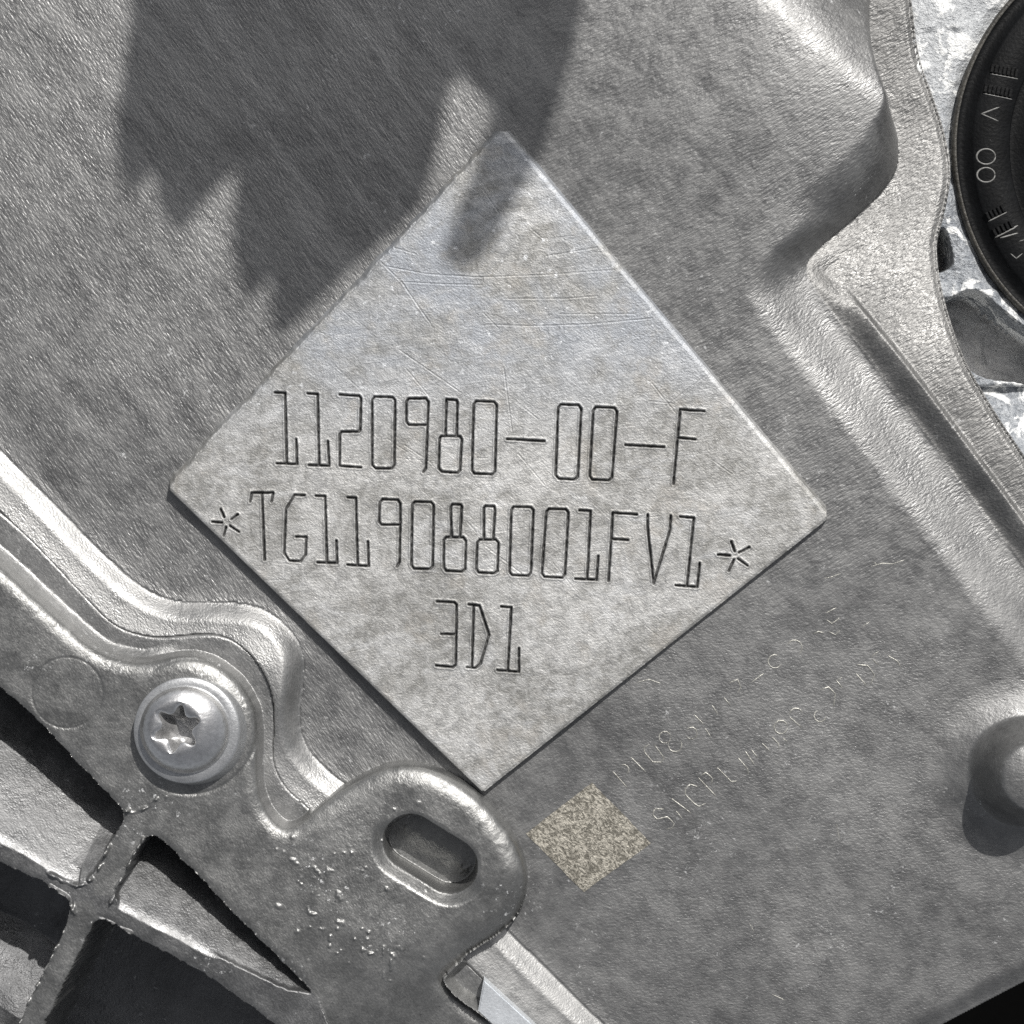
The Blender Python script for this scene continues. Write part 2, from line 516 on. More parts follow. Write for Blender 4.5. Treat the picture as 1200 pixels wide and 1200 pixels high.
# beyond the flange edge only the wall is kept
eo = -sdf(xc, yc, list(EDGE) + [(1400, 1500), (-400, 1500), (-400, -60)])
keep &= ~(eo > 14)
housing = empty('motor_housing', V(600, 600, -60), 'grey die-cast aluminium motor housing wall with a raised diamond pad engraved 1120980-00-F', 'motor housing')
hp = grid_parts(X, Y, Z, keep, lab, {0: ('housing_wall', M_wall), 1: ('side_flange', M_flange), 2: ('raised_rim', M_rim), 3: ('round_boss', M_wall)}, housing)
hp[2]['label'] = 'smooth pale rim running along the cover joint'

# ------------------------------------------------------------------ the engraved pad
STROKES = [
 # row 1
 [(322,460),(334,460.5),(336,543)], [(324,543),(348,544),(347,515)],
 [(360,461),(372,462),(374,545)], [(362,545),(386,546),(384,517)],
 [(398,462.5),(421,464),(423,467),(422,504),(420,506),(400,506),(398,509),(398,546),(423,548)],
 [(439,465),(460,465.5),(463,469),(462,545),(459,549),(440,549),(436,545),(436,469),(439,465)],
 [(501,498),(479,498),(476,494),(476,471),(479,467),(499,467),(502,471),(501,498),(499,549),(496,553)],
 [(524,511),(522,508),(523,468),(535,469),(536,472),(535,510)],
 [(517,511),(539,511.5),(541,515),(539,551),(536,554),(518,553),(514,549),(515,514),(517,511)],
 [(558,470),(579,471),(582,475),(580,553),(577,556),(556,555),(553,551),(555,474),(558,470)],
 [(594,514.5),(638,517)],
 [(657,474),(678,475),(681,479),(677,559),(673,562),(655,561),(651,557),(654,478),(657,474)],
 [(698,477),(720,478),(723,482),(717,560),(713,563),(694,562),(691,558),(695,481),(698,477)],
 [(733,521.5),(778,524)],
 [(825,482),(797,480),(789,567)], [(795,513),(815,515)],
 # row 2
 [(258.5,597),(262.5,606)], [(278.5,603),(271,608.5)], [(248.5,611.5),(260,612.5)], [(265,617.5),(262,628)], [(269.5,616.5),(280,623.5)],
 [(293,588),(295,577.5),(320,577.5),(318,588)], [(307,577.5),(310,656)],
 [(357,580.5),(345,580),(335,597),(333,648),(339,657),(352,658),(358,650),(359,629.5),(347,629)],
 [(370,581),(381,581.5),(383,659)], [(372,659),(395,660),(394,634)],
 [(407,583),(417,583.5),(419,662)], [(407,662),(432,663.5),(431,635)],
 [(469,615),(447,615),(444,611),(445,589),(448,585),(466,586),(469,590),(469,615),(468,659),(465,664)],
 [(486,588),(505,588.5),(508,592),(507,663),(504,667),(485,666.5),(482,662),(483,592),(486,588)],
 [(529,629),(528,594),(530,591),(540,591.5),(541,594),(539,630)],
 [(523,629.5),(543,630),(546,634),(545,667),(541,670),(523,669),(520,665),(520,633),(523,629.5)],
 [(567,632),(567,595),(569,593),(579,593.5),(580,597),(578,632)],
 [(562,632.5),(581,632.5),(584,636),(583,669),(579,672),(561,671),(558,667),(559,636),(562,632.5)],
 [(602,594),(622,594.5),(625,598),(622,671),(619,675),(600,674),(597,670),(599,598),(602,594)],
 [(643,596.5),(663,597),(666,601),(662,673),(659,677),(638,676),(635,672),(640,600),(643,596.5)],
 [(679,598),(692,599),(688,679)], [(674,678.5),(699,679.5),(701,652)],
 [(746,603),(718,601),(713,681)], [(716.5,631.5),(736,633)],
 [(759,603.5),(759,619),(766,684),(785,621),(786,604.5)],
 [(797,605.5),(813,607),(805,687)], [(792,686),(817,688),(820,660)],
 [(857,635),(861,646)], [(878,641.5),(866,647.5)], [(841.5,650),(855,651)], [(860,656),(854,669)], [(865,655),(876,663)],
 # row 3
 [(512,705),(532,706),(535,709),(534,779),(531,782),(511,780)], [(517,743),(534,743.5)],
 [(549,708.5),(562,710),(573,744),(563,778),(557,783),(547,782)], [(555,709.5),(553,782)],
 [(587,711),(599,712),(595,786)], [(583,785.5),(608,787.5),(608,760)],
]
PADZ = 13.0
corners = PZ([T_, R_, B_, L_], PADZ)
def quad_lerp(u, v):
    (tx, ty), (rx, ry), (bx, by), (lx, ly) = corners     # u: T->R, v: T->L
    x = tx * (1 - u) * (1 - v) + rx * u * (1 - v) + bx * u * v + lx * (1 - u) * v
    y = ty * (1 - u) * (1 - v) + ry * u * (1 - v) + by * u * v + ly * (1 - u) * v
    return x, y
NU, NV = 690, 660
uu = np.linspace(-.035, 1.012, NU); vv = np.linspace(-.024, 1.012, NV)
U, Vv = np.meshgrid(uu, vv)
PX, PY = quad_lerp(U, Vv)
# distances to the four sides, in px
def side_d(x, y, a, b):
    ex, ey = b[0] - a[0], b[1] - a[1]; L = math.hypot(ex, ey)
    return (ex * (y - a[1]) - ey * (x - a[0])) / L
dTR = side_d(PX, PY, corners[0], corners[1]); dRB = side_d(PX, PY, corners[1], corners[2])
dBL = side_d(PX, PY, corners[2], corners[3]); dLT = side_d(PX, PY, corners[3], corners[0])
def smin(a, b, k):
    h = np.clip(.5 + .5 * (b - a) / k, 0, 1); return b * (1 - h) + a * h - k * h * (1 - h)
wob = noise(PX, PY, 22, 61) * .5 + noise(PX, PY, 7, 62) * .35
# profile: hard machined edge below, bevel on the right, feathered fillet on the upper left
pTR = sm(-11, 0.5, dTR + wob * .5); pTR = np.where(dTR > 1, 1, pTR)
pLT = np.clip(sm(-13, 2, dLT + wob * 3.2), 0, 1)
pRB = sm(-2.2, .3, dRB + wob * .3); pBL = sm(-2.2, .3, dBL + wob * .3)
prof = np.minimum(np.minimum(pTR, pLT), np.minimum(pRB, pBL))
# rounded corners
def round_corner(prof, c, dirx, diry, cut, w):
    q = (PX - c[0]) * dirx + (PY - c[1]) * diry - cut
    return np.minimum(prof, sm(-w, 0, q))
prof = round_corner(prof, corners[0], 0.0, 1.0, 3.5, 6)
prof = round_corner(prof, corners[1], -1.0, 0.05, 4, 3)
prof = round_corner(prof, corners[2], 0.0, -1.0, 2, 3)
prof = round_corner(prof, corners[3], 1.0, 0.0, 4, 3)
PZh = -9 + (PADZ + 9) * prof
edge_in = np.minimum(np.minimum(dTR, dRB), np.minimum(dBL, dLT))
PZh -= 1.0 * (1 - sm(0, 3.5, edge_in)) * (prof > .98)
PZh += fbm(PX, PY, 90, 2, 71) * .5
# engraving
ed = np.full(PX.shape, 99.0)
for s_ in STROKES:
    pl = PZ(s_, PADZ)
    x0 = min(p[0] for p in pl) - 5; x1 = max(p[0] for p in pl) + 5
    y0 = min(p[1] for p in pl) - 5; y1 = max(p[1] for p in pl) + 5
    m = (PX > x0) & (PX < x1) & (PY > y0) & (PY < y1)
    ed[m] = np.minimum(ed[m], dline(PX[m], PY[m], pl))
ew = ed + noise(PX, PY, 3, 81) * .3 + noise(PX, PY, 26, 82) * .18
PZh -= (4.6 + 1.4 * noise(PX, PY, 4, 84)) * (1 - sm(.4, 1.65, ew))
PZh += (.65 + .5 * noise(PX, PY, 5, 83)) * np.exp(-((ew - 2.55) / .8) ** 2)
engr = 1 - sm(.9, 1.75, ew)
# scratches from the mill and from handling
def arc(pts, depth, w):
    global PZh
    pl = PZ(pts, PADZ)
    d = near_eval(PX, PY, pl, lambda a, b, p: dline(a, b, p), 6, 6)
    PZh -= depth * (1 - sm(0, w, d)) - depth * .5 * np.exp(-((d - w * 1.2) / (w * .5)) ** 2)
for a_ in ([(452,312),(500,321),(560,325),(640,322),(720,316)], [(470,330),(520,333),(565,334)], [(570,380),(620,382),(690,380),(765,373)],
           [(590,350),(660,350),(700,347)], [(462,290),(488,298)], [(440,301),(475,335)], [(470,330),(505,380)], [(565,221),(585,250)],
           [(640,300),(700,290)], [(468,410),(540,460)], [(590,430),(600,505)],
           [(760,470),(790,473)], [(655,368),(745,368)]):
    arc(a_, .5, 1.1)
r2 = random.Random(5)
for i in range(60):
    cx, cy = r2.uniform(300, 860), r2.uniform(260, 800)
    an = r2.choice([.75, .75, -.1, 2.3]) + r2.uniform(-.2, .2); ln = r2.uniform(8, 60)
    arc([(cx, cy), (cx + math.cos(an) * ln, cy + math.sin(an) * ln)], r2.uniform(.15, .5), 1.0)
for (cx, cy, rr_) in ((607, 264, 11), (657, 293, 10), (600, 178, 12), (585, 196, 10), (672, 388, 10), (650, 386, 7)):
    cx, cy = PZ([(cx, cy)], PADZ)[0]
    d = np.abs(np.hypot(PX - cx, PY - cy) - rr_)
    PZh += .25 * np.exp(-(d / 1.6) ** 2)
kp = np.ones((NV - 1, NU - 1), bool)
pz = grid_parts(PX, PY, PZh, kp, np.zeros(kp.shape, int), {0: ('marking_pad', M_pad)}, housing, {'engrave': engr})
pz[0]['label'] = 'pale milled diamond pad engraved 1120980-00-F, TG119088001FV1 and 3D1'

# ------------------------------------------------------------------ faint marks on the wall
def ridges(strokes, w, h, zfun, lift=.2):
    """thin raised strokes following a surface"""
    co, fa = [], []
    for s_ in strokes:
        p = []
        for i in range(len(s_) - 1):
            (ax, ay), (bx, by) = s_[i], s_[i + 1]
            n = max(1, int(math.hypot(bx - ax, by - ay) / 3))
            for q in range(n): p.append((ax + (bx - ax) * q / n, ay + (by - ay) * q / n))
        p.append(s_[-1])
        b0 = len(co)
        arr = np.array(p, float)
        zz = zfun(arr[:, 0], arr[:, 1])
        for i, (x, y) in enumerate(p):
            a = p[max(i - 1, 0)]; b = p[min(i + 1, len(p) - 1)]
            dx, dy = b[0] - a[0], b[1] - a[1]; L = math.hypot(dx, dy) or 1
            nx, ny = -dy / L, dx / L
            end = .35 if i in (0, len(p) - 1) else 1
            ww = w * end
            co += [V(x + nx * ww, y + ny * ww, zz[i] - .6), V(x, y, zz[i] + h * end), V(x - nx * ww, y - ny * ww, zz[i] - .6)]
        for i in range(len(p) - 1):
            q = b0 + i * 3
            fa += [(q, q + 3, q + 4, q + 1), (q + 1, q + 4, q + 5, q + 2)]
    return np.array(co), np.array(fa)

def circ(cx, cy, r, a0=0, a1=360, n=10, ry=None, rot=0.0):
    ry = ry or r
    out = []
    for i in range(n + 1):
        a = math.radians(a0 + (a1 - a0) * i / n)
        x, y = r * math.cos(a), ry * math.sin(a)
        c, s_ = math.cos(rot), math.sin(rot)
        out.append((cx + x * c - y * s_, cy + x * s_ + y * c))
    return out
FAINT = [
 [(718,904),(735,923)], circ(731,902,6,-120,60,5), [(739,887),(757,905)],
 [(761,872),(755,876),(755,881),(765,893),(775,893),(778,888),(767,873)],
 circ(779,864,7), circ(791,873,8,-40,200,8), circ(810,859,7,-150,150,8), [(813,837),(825,849)], [(826,853),(833,864)],
 [(853,801),(864,796),(868,805),(864,812)], [(848,817),(856,827)], [(834,826),(842,838)], [(880,800),(895,789)],
 circ(908,775,8,30,300,8), circ(931,759,9,200,420,8), [(953,743),(959,740),(966,742)], [(967,719),(980,712)], [(968,726),(975,731),(984,724)],
 [(971,740),(979,744),(985,738)],
 [(778,948),(767,948),(765,955),(770,960),(782,957),(790,965),(788,970),(780,972)],
 [(786,935),(810,953)], [(792,950),(800,960)],
 [(818,922),(809,919),(803,924),(803,931),(813,941),(819,945),(827,941)],
 [(818,911),(839,933)], [(820,910),(827,905),(835,912),(833,920)],
 [(840,899),(857,916),(863,915)], [(865,888),(876,901),(877,908)], [(873,880),(884,896)], [(880,878),(888,888)],
 [(893,871),(903,881)], [(904,863),(912,871),(913,879)], circ(915,852,8), [(917,865),(923,869)],
 [(925,840),(940,853)], circ(933,838,8,180,340,6), [(961,809),(971,805),(979,813),(977,829)], circ(961,839,7,0,250,7),
 [(980,797),(988,807)], [(981,797),(987,794)], [(1003,789),(1016,804)], [(1004,779),(1017,780),(1025,791),(1020,803)],
 [(1021,770),(1030,763)], [(1022,772),(1030,780)], [(1040,768),(1052,775),(1056,783)],
]
co, fa = ridges(FAINT, 1.05, 1.0, base_height)
o = link('scribed_text', raw_mesh('scribed_text', co, fa), M_ink, housing)
o['label'] = 'two faint scribed lines of characters slanting up to the right'
# tarnish scratches
SCR = [[(965,678),(975,676),(985,672)], [(1020,664),(1034,660),(1046,661),(1060,656)], [(1022,658),(1030,662)], [(745,800),(760,796),(775,801)], [(905,1165),(920,1172)],
       [(1010,735),(1020,728)], [(933,990),(935,1003)], [(980,965),(984,985)], [(878,1082),(884,1092)], ]
for s_ in SCR:
    co, fa = ridges([s_], .8, .6, base_height)
    link('scratch', raw_mesh('scratch', co, fa), M_ink, housing)
# tan etched square (its code is left out)
q = [(694, 917), (763, 988), (684, 1045), (616, 977)]
n = 24
g = np.linspace(0, 1, n + 1)
GU, GV = np.meshgrid(g, g)
lx = q[0][0] * (1 - GU) * (1 - GV) + q[1][0] * GU * (1 - GV) + q[2][0] * GU * GV + q[3][0] * (1 - GU) * GV
ly = q[0][1] * (1 - GU) * (1 - GV) + q[1][1] * GU * (1 - GV) + q[2][1] * GU * GV + q[3][1] * (1 - GU) * GV
lx += noise(lx, ly, 5, 91) * .7; ly += noise(lx, ly, 5, 92) * .7
lz = base_height(lx, ly) + .55
r_ = grid_parts(lx, ly, lz, np.ones((n, n), bool), np.zeros((n, n), int), {0: ('etched_square', M_laser)}, housing)
r_[0]['label'] = 'small tan laser-etched square below the diamond pad'

# ------------------------------------------------------------------ the end cover with its lug, ribs and pockets
CZ = 52.0
EDGE_C = [(-160, 530), (0, 665), (50, 712), (100, 757), (125, 772), (165, 779), (195, 771), (230, 768), (262, 783), (290, 812), (302, 850), (299, 900),
          (303, 935), (315, 960), (332, 974), (352, 968), (375, 945), (403, 924), (440, 904), (472, 897), (510, 904), (550, 926), (590, 965), (612, 1003),
          (619, 1040), (609, 1075), (585, 1098), (548, 1120), (524, 1144), (517, 1152), (533, 1172), (562, 1192), (592, 1216), (640, 1262), (640, 1400), (-160, 1400)]
EDGE_C = smooth(EDGE_C[:-3] , False) + EDGE_C[-3:]
Q1 = smooth([(-160, 665), (0, 805), (50, 850), (100, 905), (140, 945), (146, 955), (142, 968), (128, 987), (117, 1013), (104, 1032), (92, 1036), (75, 1030), (50, 1016), (0, 983), (-160, 885)], True, 1)
Q2 = smooth([(168, 984), (176, 979), (187, 982), (210, 1005), (250, 1045), (300, 1097), (345, 1140), (368, 1166), (352, 1163), (333, 1160), (267, 1128), (200, 1092), (160, 1071), (136, 1056), (133, 1045), (146, 1025), (155, 1005)], True, 1)
Q3 = smooth([(-160, 935), (0, 1012), (40, 1029), (78, 1050), (83, 1060), (77, 1088), (55, 1130), (20, 1200), (-60, 1400), (-160, 1400)], True, 1)
Q4 = smooth([(108, 1084), (118, 1076), (131, 1083), (150, 1092), (173, 1106), (217, 1129), (250, 1149), (300, 1185), (350, 1225), (560, 1400), (-50, 1400), (50, 1202), (88, 1125)], True, 1)
RIBA = [(-160, 890), (0, 996), (50, 1023), (95, 1045)]
RIBB = [(125, 1060), (200, 1100), (267, 1138), (333, 1172), (400, 1212), (480, 1265)]
RIBC = [(158, 965), (140, 995), (125, 1040)]
RIBD = [(97, 1068), (80, 1105), (35, 1200), (0, 1280)]
W_ = [(-160, 665), (0, 805), (50, 850), (100, 905), (143, 950), (170, 982), (187, 982), (210, 1005), (250, 1045), (300, 1097), (345, 1140), (372, 1170), (410, 1262), (410, 1400), (-160, 1400)]
SLOT = ((481, 988), (527, 1016), 33.0)
SHELF = smooth([(-160, 485), (0, 603), (50, 652), (100, 706), (130, 735), (165, 747), (195, 748), (240, 743), (270, 750), (300, 775), (318, 810), (321, 850), (317, 880), (320, 905), (335, 930), (360, 950), (450, 1040), (542, 1128), (600, 1185), (680, 1270), (680, 1400), (-160, 1400)])

sc_ = 1.12
xs = np.arange(-130, 660, sc_); ys = np.arange(540, 1330, sc_)
CX, CY = np.meshgrid(xs, ys)          # picture px at the cover's level
jx = noise(CX, CY, 9, 101) * .5; jy = noise(CX, CY, 9, 102) * .5
dC = sdf(CX + jx, CY + jy, EDGE_C)
zt = 50 + fbm(CX, CY, 120, 3, 111) * 2.0
# rolled upper edge, broader on the lug
lug = sm(340, 420, CX) * sm(880, 900, CY) * (1 - sm(1085, 1160, CY))
zt += (CY - 1000) * .05 * lug
sbf = np.exp(-((CX - 272) / 55) ** 2 - ((CY - 800) / 60) ** 2)
wr = 18 + 8 * lug + 10 * sbf
tt = np.clip(dC / wr, 0, 1)
zt -= (9 + 5 * lug + 7 * sbf) * (.6 * (1 - tt) ** 2 + .4 * (1 - np.sqrt(np.clip(1 - (1 - np.clip(dC / 7, 0, 1)) ** 2, 0, 1))))
# raised bead round the lug's dished face
# shelf between the seam and the cover's edge
dS = sdf(CX, CY, SHELF)
shelf = 18 - 2 * sm(6, 40, dS) - 6 * (1 - np.sqrt(np.clip(1 - (1 - np.clip(dS / 5, 0, 1)) ** 2, 0, 1)))
# soft fold that climbs from shelf to cover on the left
shelf_ = shelf + 14 * (1 - sm(0, 16, -dC)) * (1 - sm(140, 220, CX))
z = np.where(dC > 0, zt, shelf_ + (zt - shelf_) * (1 - np.clip(-dC / (4.6 + 6 * sm(470, 520, CX)), 0, 1) ** 1.2))
z = np.where(dS < 0, z - 200 * sm(0, 2.2, -dS), z)
lug_zone = (CX > 352) & (dC > -12)
z = np.where((dS < 0) & lug_zone, zt - 90 * np.clip(-dC / (4.5 + 7 * sm(1040, 1090, CY)), 0, 1), z)
# concentric step round the screw boss
dsb = np.hypot(CX - 222, CY - 852)
z -= np.where(dC > 0, 1.4 * np.exp(-((dsb - 79) / 2.0) ** 2) * sm(150, 240, CX), 0)
# ejector pin witness
dpin = np.hypot(CX - 78, CY - 812)
z -= .5 * np.exp(-((dpin - 42) / 1.4) ** 2) * (dC > 3)
z -= .5 * (dpin < 42) * (dC > 3)
# pockets
def pocket(z, poly, floor, wall, jit=1.2, flank=None):
    j = noise(CX, CY, 7, 121) * jit + noise(CX, CY, 3, 122) * jit * .5
    d = near_eval(CX, CY, poly, lambda a, b, p: sdf(a, b, p), 40, -40) + j
    soft = np.where(d > -9, 1.6 * (1 - np.clip(-d, 0, 9) / 9) ** 2, 0)
    if flank is not None: soft = soft * sm(10, 30, dline(CX, CY, flank))
    zz = z - np.where(d < 0, soft, 0)
    f = np.minimum(zz, zz + (floor - zz) * sm(0, wall, d))
    return np.where(d > 0, f, zz), d
def line_drop(pl, k, z0):
    d = dline(CX, CY, pl); return z0 - k * d
crestA = [(-160, 896), (0, 992), (50, 1024), (80, 1040), (110, 1045)]
def flank_of(cr, slope, z0=53.0, w=22.0):
    d = dline(CX, CY, cr); d = np.where(inside(CX, CY, list(cr) + [(700, 1500), (-300, 1500), (-300, cr[0][1])]), 0, d); q = np.clip(d, 0, w)
    return z0 - slope * (q * q / (2 * w) + np.maximum(d - w, 0))
flA = flank_of([(p[0] + 2, p[1] + 9) for p in crestA], .84)
flC = 40 - 1.5 * dline(CX, CY, [(150, 955), (117, 1018), (95, 1045)])      # draft of the cross rib, joins in a fillet
floorA = np.maximum(flA, np.where(dline(CX, CY, [(117, 1018), (95, 1045)]) < 40, flA + 6 * (1 - sm(0, 34, dline(CX, CY, [(117, 1018), (95, 1045)]))), flA))
d_ = sdf(CX, CY, Q1); z = np.where((d_ > -16) & (dline(CX, CY, crestA) < 22) & (CX < 92), np.minimum(z, flA), z)
z, dq1 = pocket(z, Q1, np.maximum(floorA, -170), 3.0, 1.0, crestA)
crestB = [(112, 1050), (200, 1096), (267, 1132), (333, 1166), (400, 1200)]
floorB = flank_of([(p[0] - 5, p[1] + 10) for p in crestB], .98)
d_ = sdf(CX, CY, Q2); z = np.where((d_ > -18) & inside(CX, CY, W_) & (dline(CX, CY, crestB) < 24) & (CX > 138), np.minimum(z, floorB + 40 * sm(240, 350, CX)), z)
z, dq2 = pocket(z, Q2, np.maximum(floorB, -170), 3.0, 1.0, crestB)
floor3 = -58 - .35 * np.maximum(90 - dline(CX, CY, [(-80, 1075), (0, 1110), (60, 1150)]), 0) + (CY - 1100) * .1
z, dq3 = pocket(z, Q3, floor3 + fbm(CX, CY, 40, 2, 131) * 4, 4.0)
bump4 = 0 * (1 - sm(0, 48, np.hypot((CX - 150) * .9 - (CY - 1232) * .3, (CY - 1232) * .8)))
floor4 = -175 + bump4
z, dq4 = pocket(z, Q4, floor4, 4.0)
# crest highlights: rib tops are rolled
for cr in (crestA, crestB):
    d = dline(CX, CY, cr)
# ribs sink slightly below the cover face and are rounded across
inW = inside(CX, CY, W_)
# burrs along the cut edges of the cross rib and the crossing
def burrs(z, pl, w, h, seed):
    d = near_eval(CX, CY, pl, lambda a, b, p: dline(a, b, p), 20, 20)
    nn = np.clip(noise(CX, CY, 6.5, seed) * 1.6 + .35, 0, 1.4)
    return z + h * nn * (1 - sm(w * .4, w, d))
z = burrs(z, [(148, 952), (143, 966), (128, 986), (117, 1012), (105, 1030)], 4.5, 7, 141)
z = burrs(z, [(168, 984), (155, 1008), (146, 1026), (134, 1045), (130, 1056)], 3.5, 6, 142)
z = burrs(z, [(105, 1034), (90, 1037), (75, 1033), (55, 1022)], 3.0, 4, 143)
z = burrs(z, [(58, 1040), (75, 1050), (84, 1058), (86, 1070)], 4.0, 6, 144)
z = burrs(z, [(106, 1086), (114, 1077), (128, 1083), (140, 1090), (152, 1094)], 4.0, 6, 145)
z = burrs(z, [(147, 952), (165, 948), (185, 938), (192, 933)], 4.0, 4, 146)
z = burrs(z, [(75, 1090), (55, 1130), (20, 1200)], 3.0, 4, 147)
# cast crumbs on the plate
for (cx, cy, rad, th_, hh) in ((372, 1040, 34, .38, 2.4), (392, 1100, 34, .36, 3.0), (440, 1110, 24, .34, 3.4), (456, 1128, 20, .3, 3.4), (345, 1000, 26, .45, 2.2), (300, 1045, 18, .5, 1.6),
                        (545, 1033, 10, .2, 2.4), (412, 1003, 12, .35, 2.2), (424, 1012, 12, .4, 2.0), (150, 1150, 20, .45, 2)):
    m = (np.abs(CX - cx) < rad * 1.5) & (np.abs(CY - cy) < rad * 1.5)
    g_ = np.exp(-((CX[m] - cx) ** 2 + (CY[m] - cy) ** 2) / rad ** 2)
    nn = noise(CX[m], CY[m], 4.2, 155) * .6 + noise(CX[m], CY[m], 9, 156) * .55
    z[m] += hh * .6 * sm(th_, th_ + .3, nn * (.35 + .65 * g_)) * (g_ > .1)
for i in range(16):
    if i < 2: cx, cy = r2.gauss(375, 45), r2.gauss(1075, 45)
    else: cx, cy = r2.uniform(200, 600), r2.uniform(930, 1150)
    d = np.hypot(CX - cx, CY - cy)
    m = d < 9
    z[m] += r2.uniform(.8, 2.8) * (1 - sm(.5, r2.uniform(2.0, 4.5), d[m] + noise(CX[m], CY[m], 3, 151) * 1.5))
# plate falls away below the lug on the right
z -= 22 * sm(0, 120, (CX - 420) * .55 + (CY - 1130) * .83) * (dC > 0) * (~inW)
# the slot
(ax, ay), (bx, by), sr = SLOT
ds_ = sr - dline(CX, CY, [(ax, ay), (bx, by)])
ds_ = np.where((CX > 430) & (CX < 580) & (CY > 930) & (CY < 1075), ds_, -99)
low = sm(-12, 16, (CX - 503) * -.52 + (CY - 1002) * .85)                # wide lead-in chamfer on the lower side only
cham = 10 * low * sm(-15, 0, ds_) + 1.2 * sm(-5, 0, ds_)
z = np.where(ds_ > -22, z - cham, z)
z = np.where(ds_ > 0, z - (58 - cham * .6) * sm(0, 3.0, ds_), z)
z += noise(CX, CY, 5, 161) * .18
# hidden remainder of the sheet is dropped
ccx = (CX[:-1, :-1] + CX[1:, 1:]) / 2; ccy = (CY[:-1, :-1] + CY[1:, 1:]) / 2
zc = np.minimum(np.minimum(z[:-1, :-1], z[1:, 1:]), np.minimum(z[1:, :-1], z[:-1, 1:]))
kq = np.ones(ccx.shape, bool)
dCc = (dC[:-1, :-1] + dC[1:, 1:]) / 2; dSc = (dS[:-1, :-1] + dS[1:, 1:]) / 2
kq &= (dSc > -3.5) | ((ccx > 352) & (dCc > -11))
labc = np.zeros(ccx.shape, int)                      # 0 plate
labc[(ccx > 395) & (dCc > -5) & (ccy < 1130)] = 1     # lug
inWc = inside(ccx, ccy, W_)
dd = np.stack([dline(ccx, ccy, p) for p in (RIBA, RIBB, RIBC, RIBD)], 0)
near = dd.argmin(0)
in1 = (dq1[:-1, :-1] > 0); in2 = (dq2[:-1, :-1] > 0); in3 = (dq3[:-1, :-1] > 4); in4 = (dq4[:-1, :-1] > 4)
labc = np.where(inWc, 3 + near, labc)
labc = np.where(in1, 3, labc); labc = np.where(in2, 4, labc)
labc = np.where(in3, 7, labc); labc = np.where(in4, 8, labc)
labc = np.where((dCc < 0) & (dSc > -4) & ~((ccx > 352) & (dCc > -11)), np.where(ccx > 460, 9, 2), labc)
k = 1 - CZ / CAMH
WX, WY = 600 + (CX - 600) * k, 600 + (CY - 600) * k
cover = empty('end_cover', V(300, 950, 0), 'darker cast aluminium end cover with crossing ribs and a slotted round lug, lower left', 'end cover')
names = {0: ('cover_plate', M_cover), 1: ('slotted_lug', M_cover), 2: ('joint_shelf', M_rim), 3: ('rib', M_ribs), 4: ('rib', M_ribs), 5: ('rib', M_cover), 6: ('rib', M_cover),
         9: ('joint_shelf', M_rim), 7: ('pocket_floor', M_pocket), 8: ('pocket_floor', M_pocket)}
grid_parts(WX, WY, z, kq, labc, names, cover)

# ------------------------------------------------------------------ screw
def polar_mesh(rings, nth, close=False):
    """rings: list of functions theta -> (r, z) arrays"""
    th = np.linspace(0, 2 * math.pi, nth, endpoint=False)
    co = []
    for f in rings:
        r, z_ = f(th); co.append(np.stack([r * np.cos(th), r * np.sin(th), z_ + 0 * th], -1))
    co = np.array(co)
    nr = len(rings)
    idx = np.arange(nr * nth).reshape(nr, nth)
    nx_ = np.roll(idx, -1, axis=1)
    f = np.stack([idx[:-1], nx_[:-1], nx_[1:], idx[1:]], -1).reshape(-1, 4)
    return co.reshape(-1, 3), f
SZ = 54.0
def kz(x, y, z): return PZ([(x, y)], z)[0]
scx, scy = kz(219, 855, 60)
screw = empty('torx_screw', V(scx, scy, SZ), 'shiny domed six-lobe screw with a grey washer flange in the end cover', 'screw')
def place(co):        # local px -> metres, world, sheared a touch because the screw leans
    c = np.array(co, float)
    lean = np.clip(c[:, 2] - 12, -25, 40)
    c[:, 0] -= .40 * lean; c[:, 1] += .22 * lean
    out = np.stack([(scx - 600 + c[:, 0]) * S, (600 - scy + c[:, 1]) * S, (SZ + c[:, 2]) * S], -1)
    return out
def con(r, z_): return lambda th: (np.full(th.shape, r), z_)
wash = [con(61, -8), con(61, 9), con(60.4, 11.2), con(59, 12.2), con(52, 12.6), con(40, 12.6)]
co, fa = polar_mesh(wash, 120)
link('washer', raw_mesh('washer', place(co), fa), M_washer, screw)
rot0 = math.radians(20)
def star(th, s=1.0):
    c = np.cos(6 * (th - rot0))
    return s * (21.0 + 4.6 * c + .9 * np.cos(12 * (th - rot0)))
dome = []
R0 = 50.5
def dprof(r): return 12.5 + 13 * max(0.0, 1 - (r / R0) ** 7) ** .5 + .40 * (R0 - r)
for i in range(22):                               # flank and dome
    r = R0 - (R0 - 31) * (i / 21) ** 1.8
    dome.append(con(r, dprof(r)))
DZ = dprof(31)
dome = [con(R0, 6)] + dome
for t in (0.25, .5, .75, .93):                        # shallow dish in to the star
    dome.append(lambda th, t=t: (31 * (1 - t) + star(th, 1.04) * t, DZ + 1.2 * math.sin(t * math.pi) - 1.5 * t))
for s_, zz_ in ((1.0, DZ - 2.4), (.985, DZ - 5), (.97, DZ - 15), (.95, DZ - 24), (.93, DZ - 30)):
    dome.append(lambda th, s_=s_, zz_=zz_: (star(th, s_), zz_))
for t in (.3, .7, .98):
    dome.append(lambda th, t=t: (star(th, .93) * (1 - t), DZ - 30 - 3 * t))
nd = len(dome) - 7
co, fa = polar_mesh(dome[:nd], 240)
link('screw_head', raw_mesh('screw_head', place(co), fa), M_zinc, screw)
co, fa = polar_mesh(dome[nd - 1:], 240)
link('star_recess', raw_mesh('star_recess', place(co), fa), M_recess, screw)
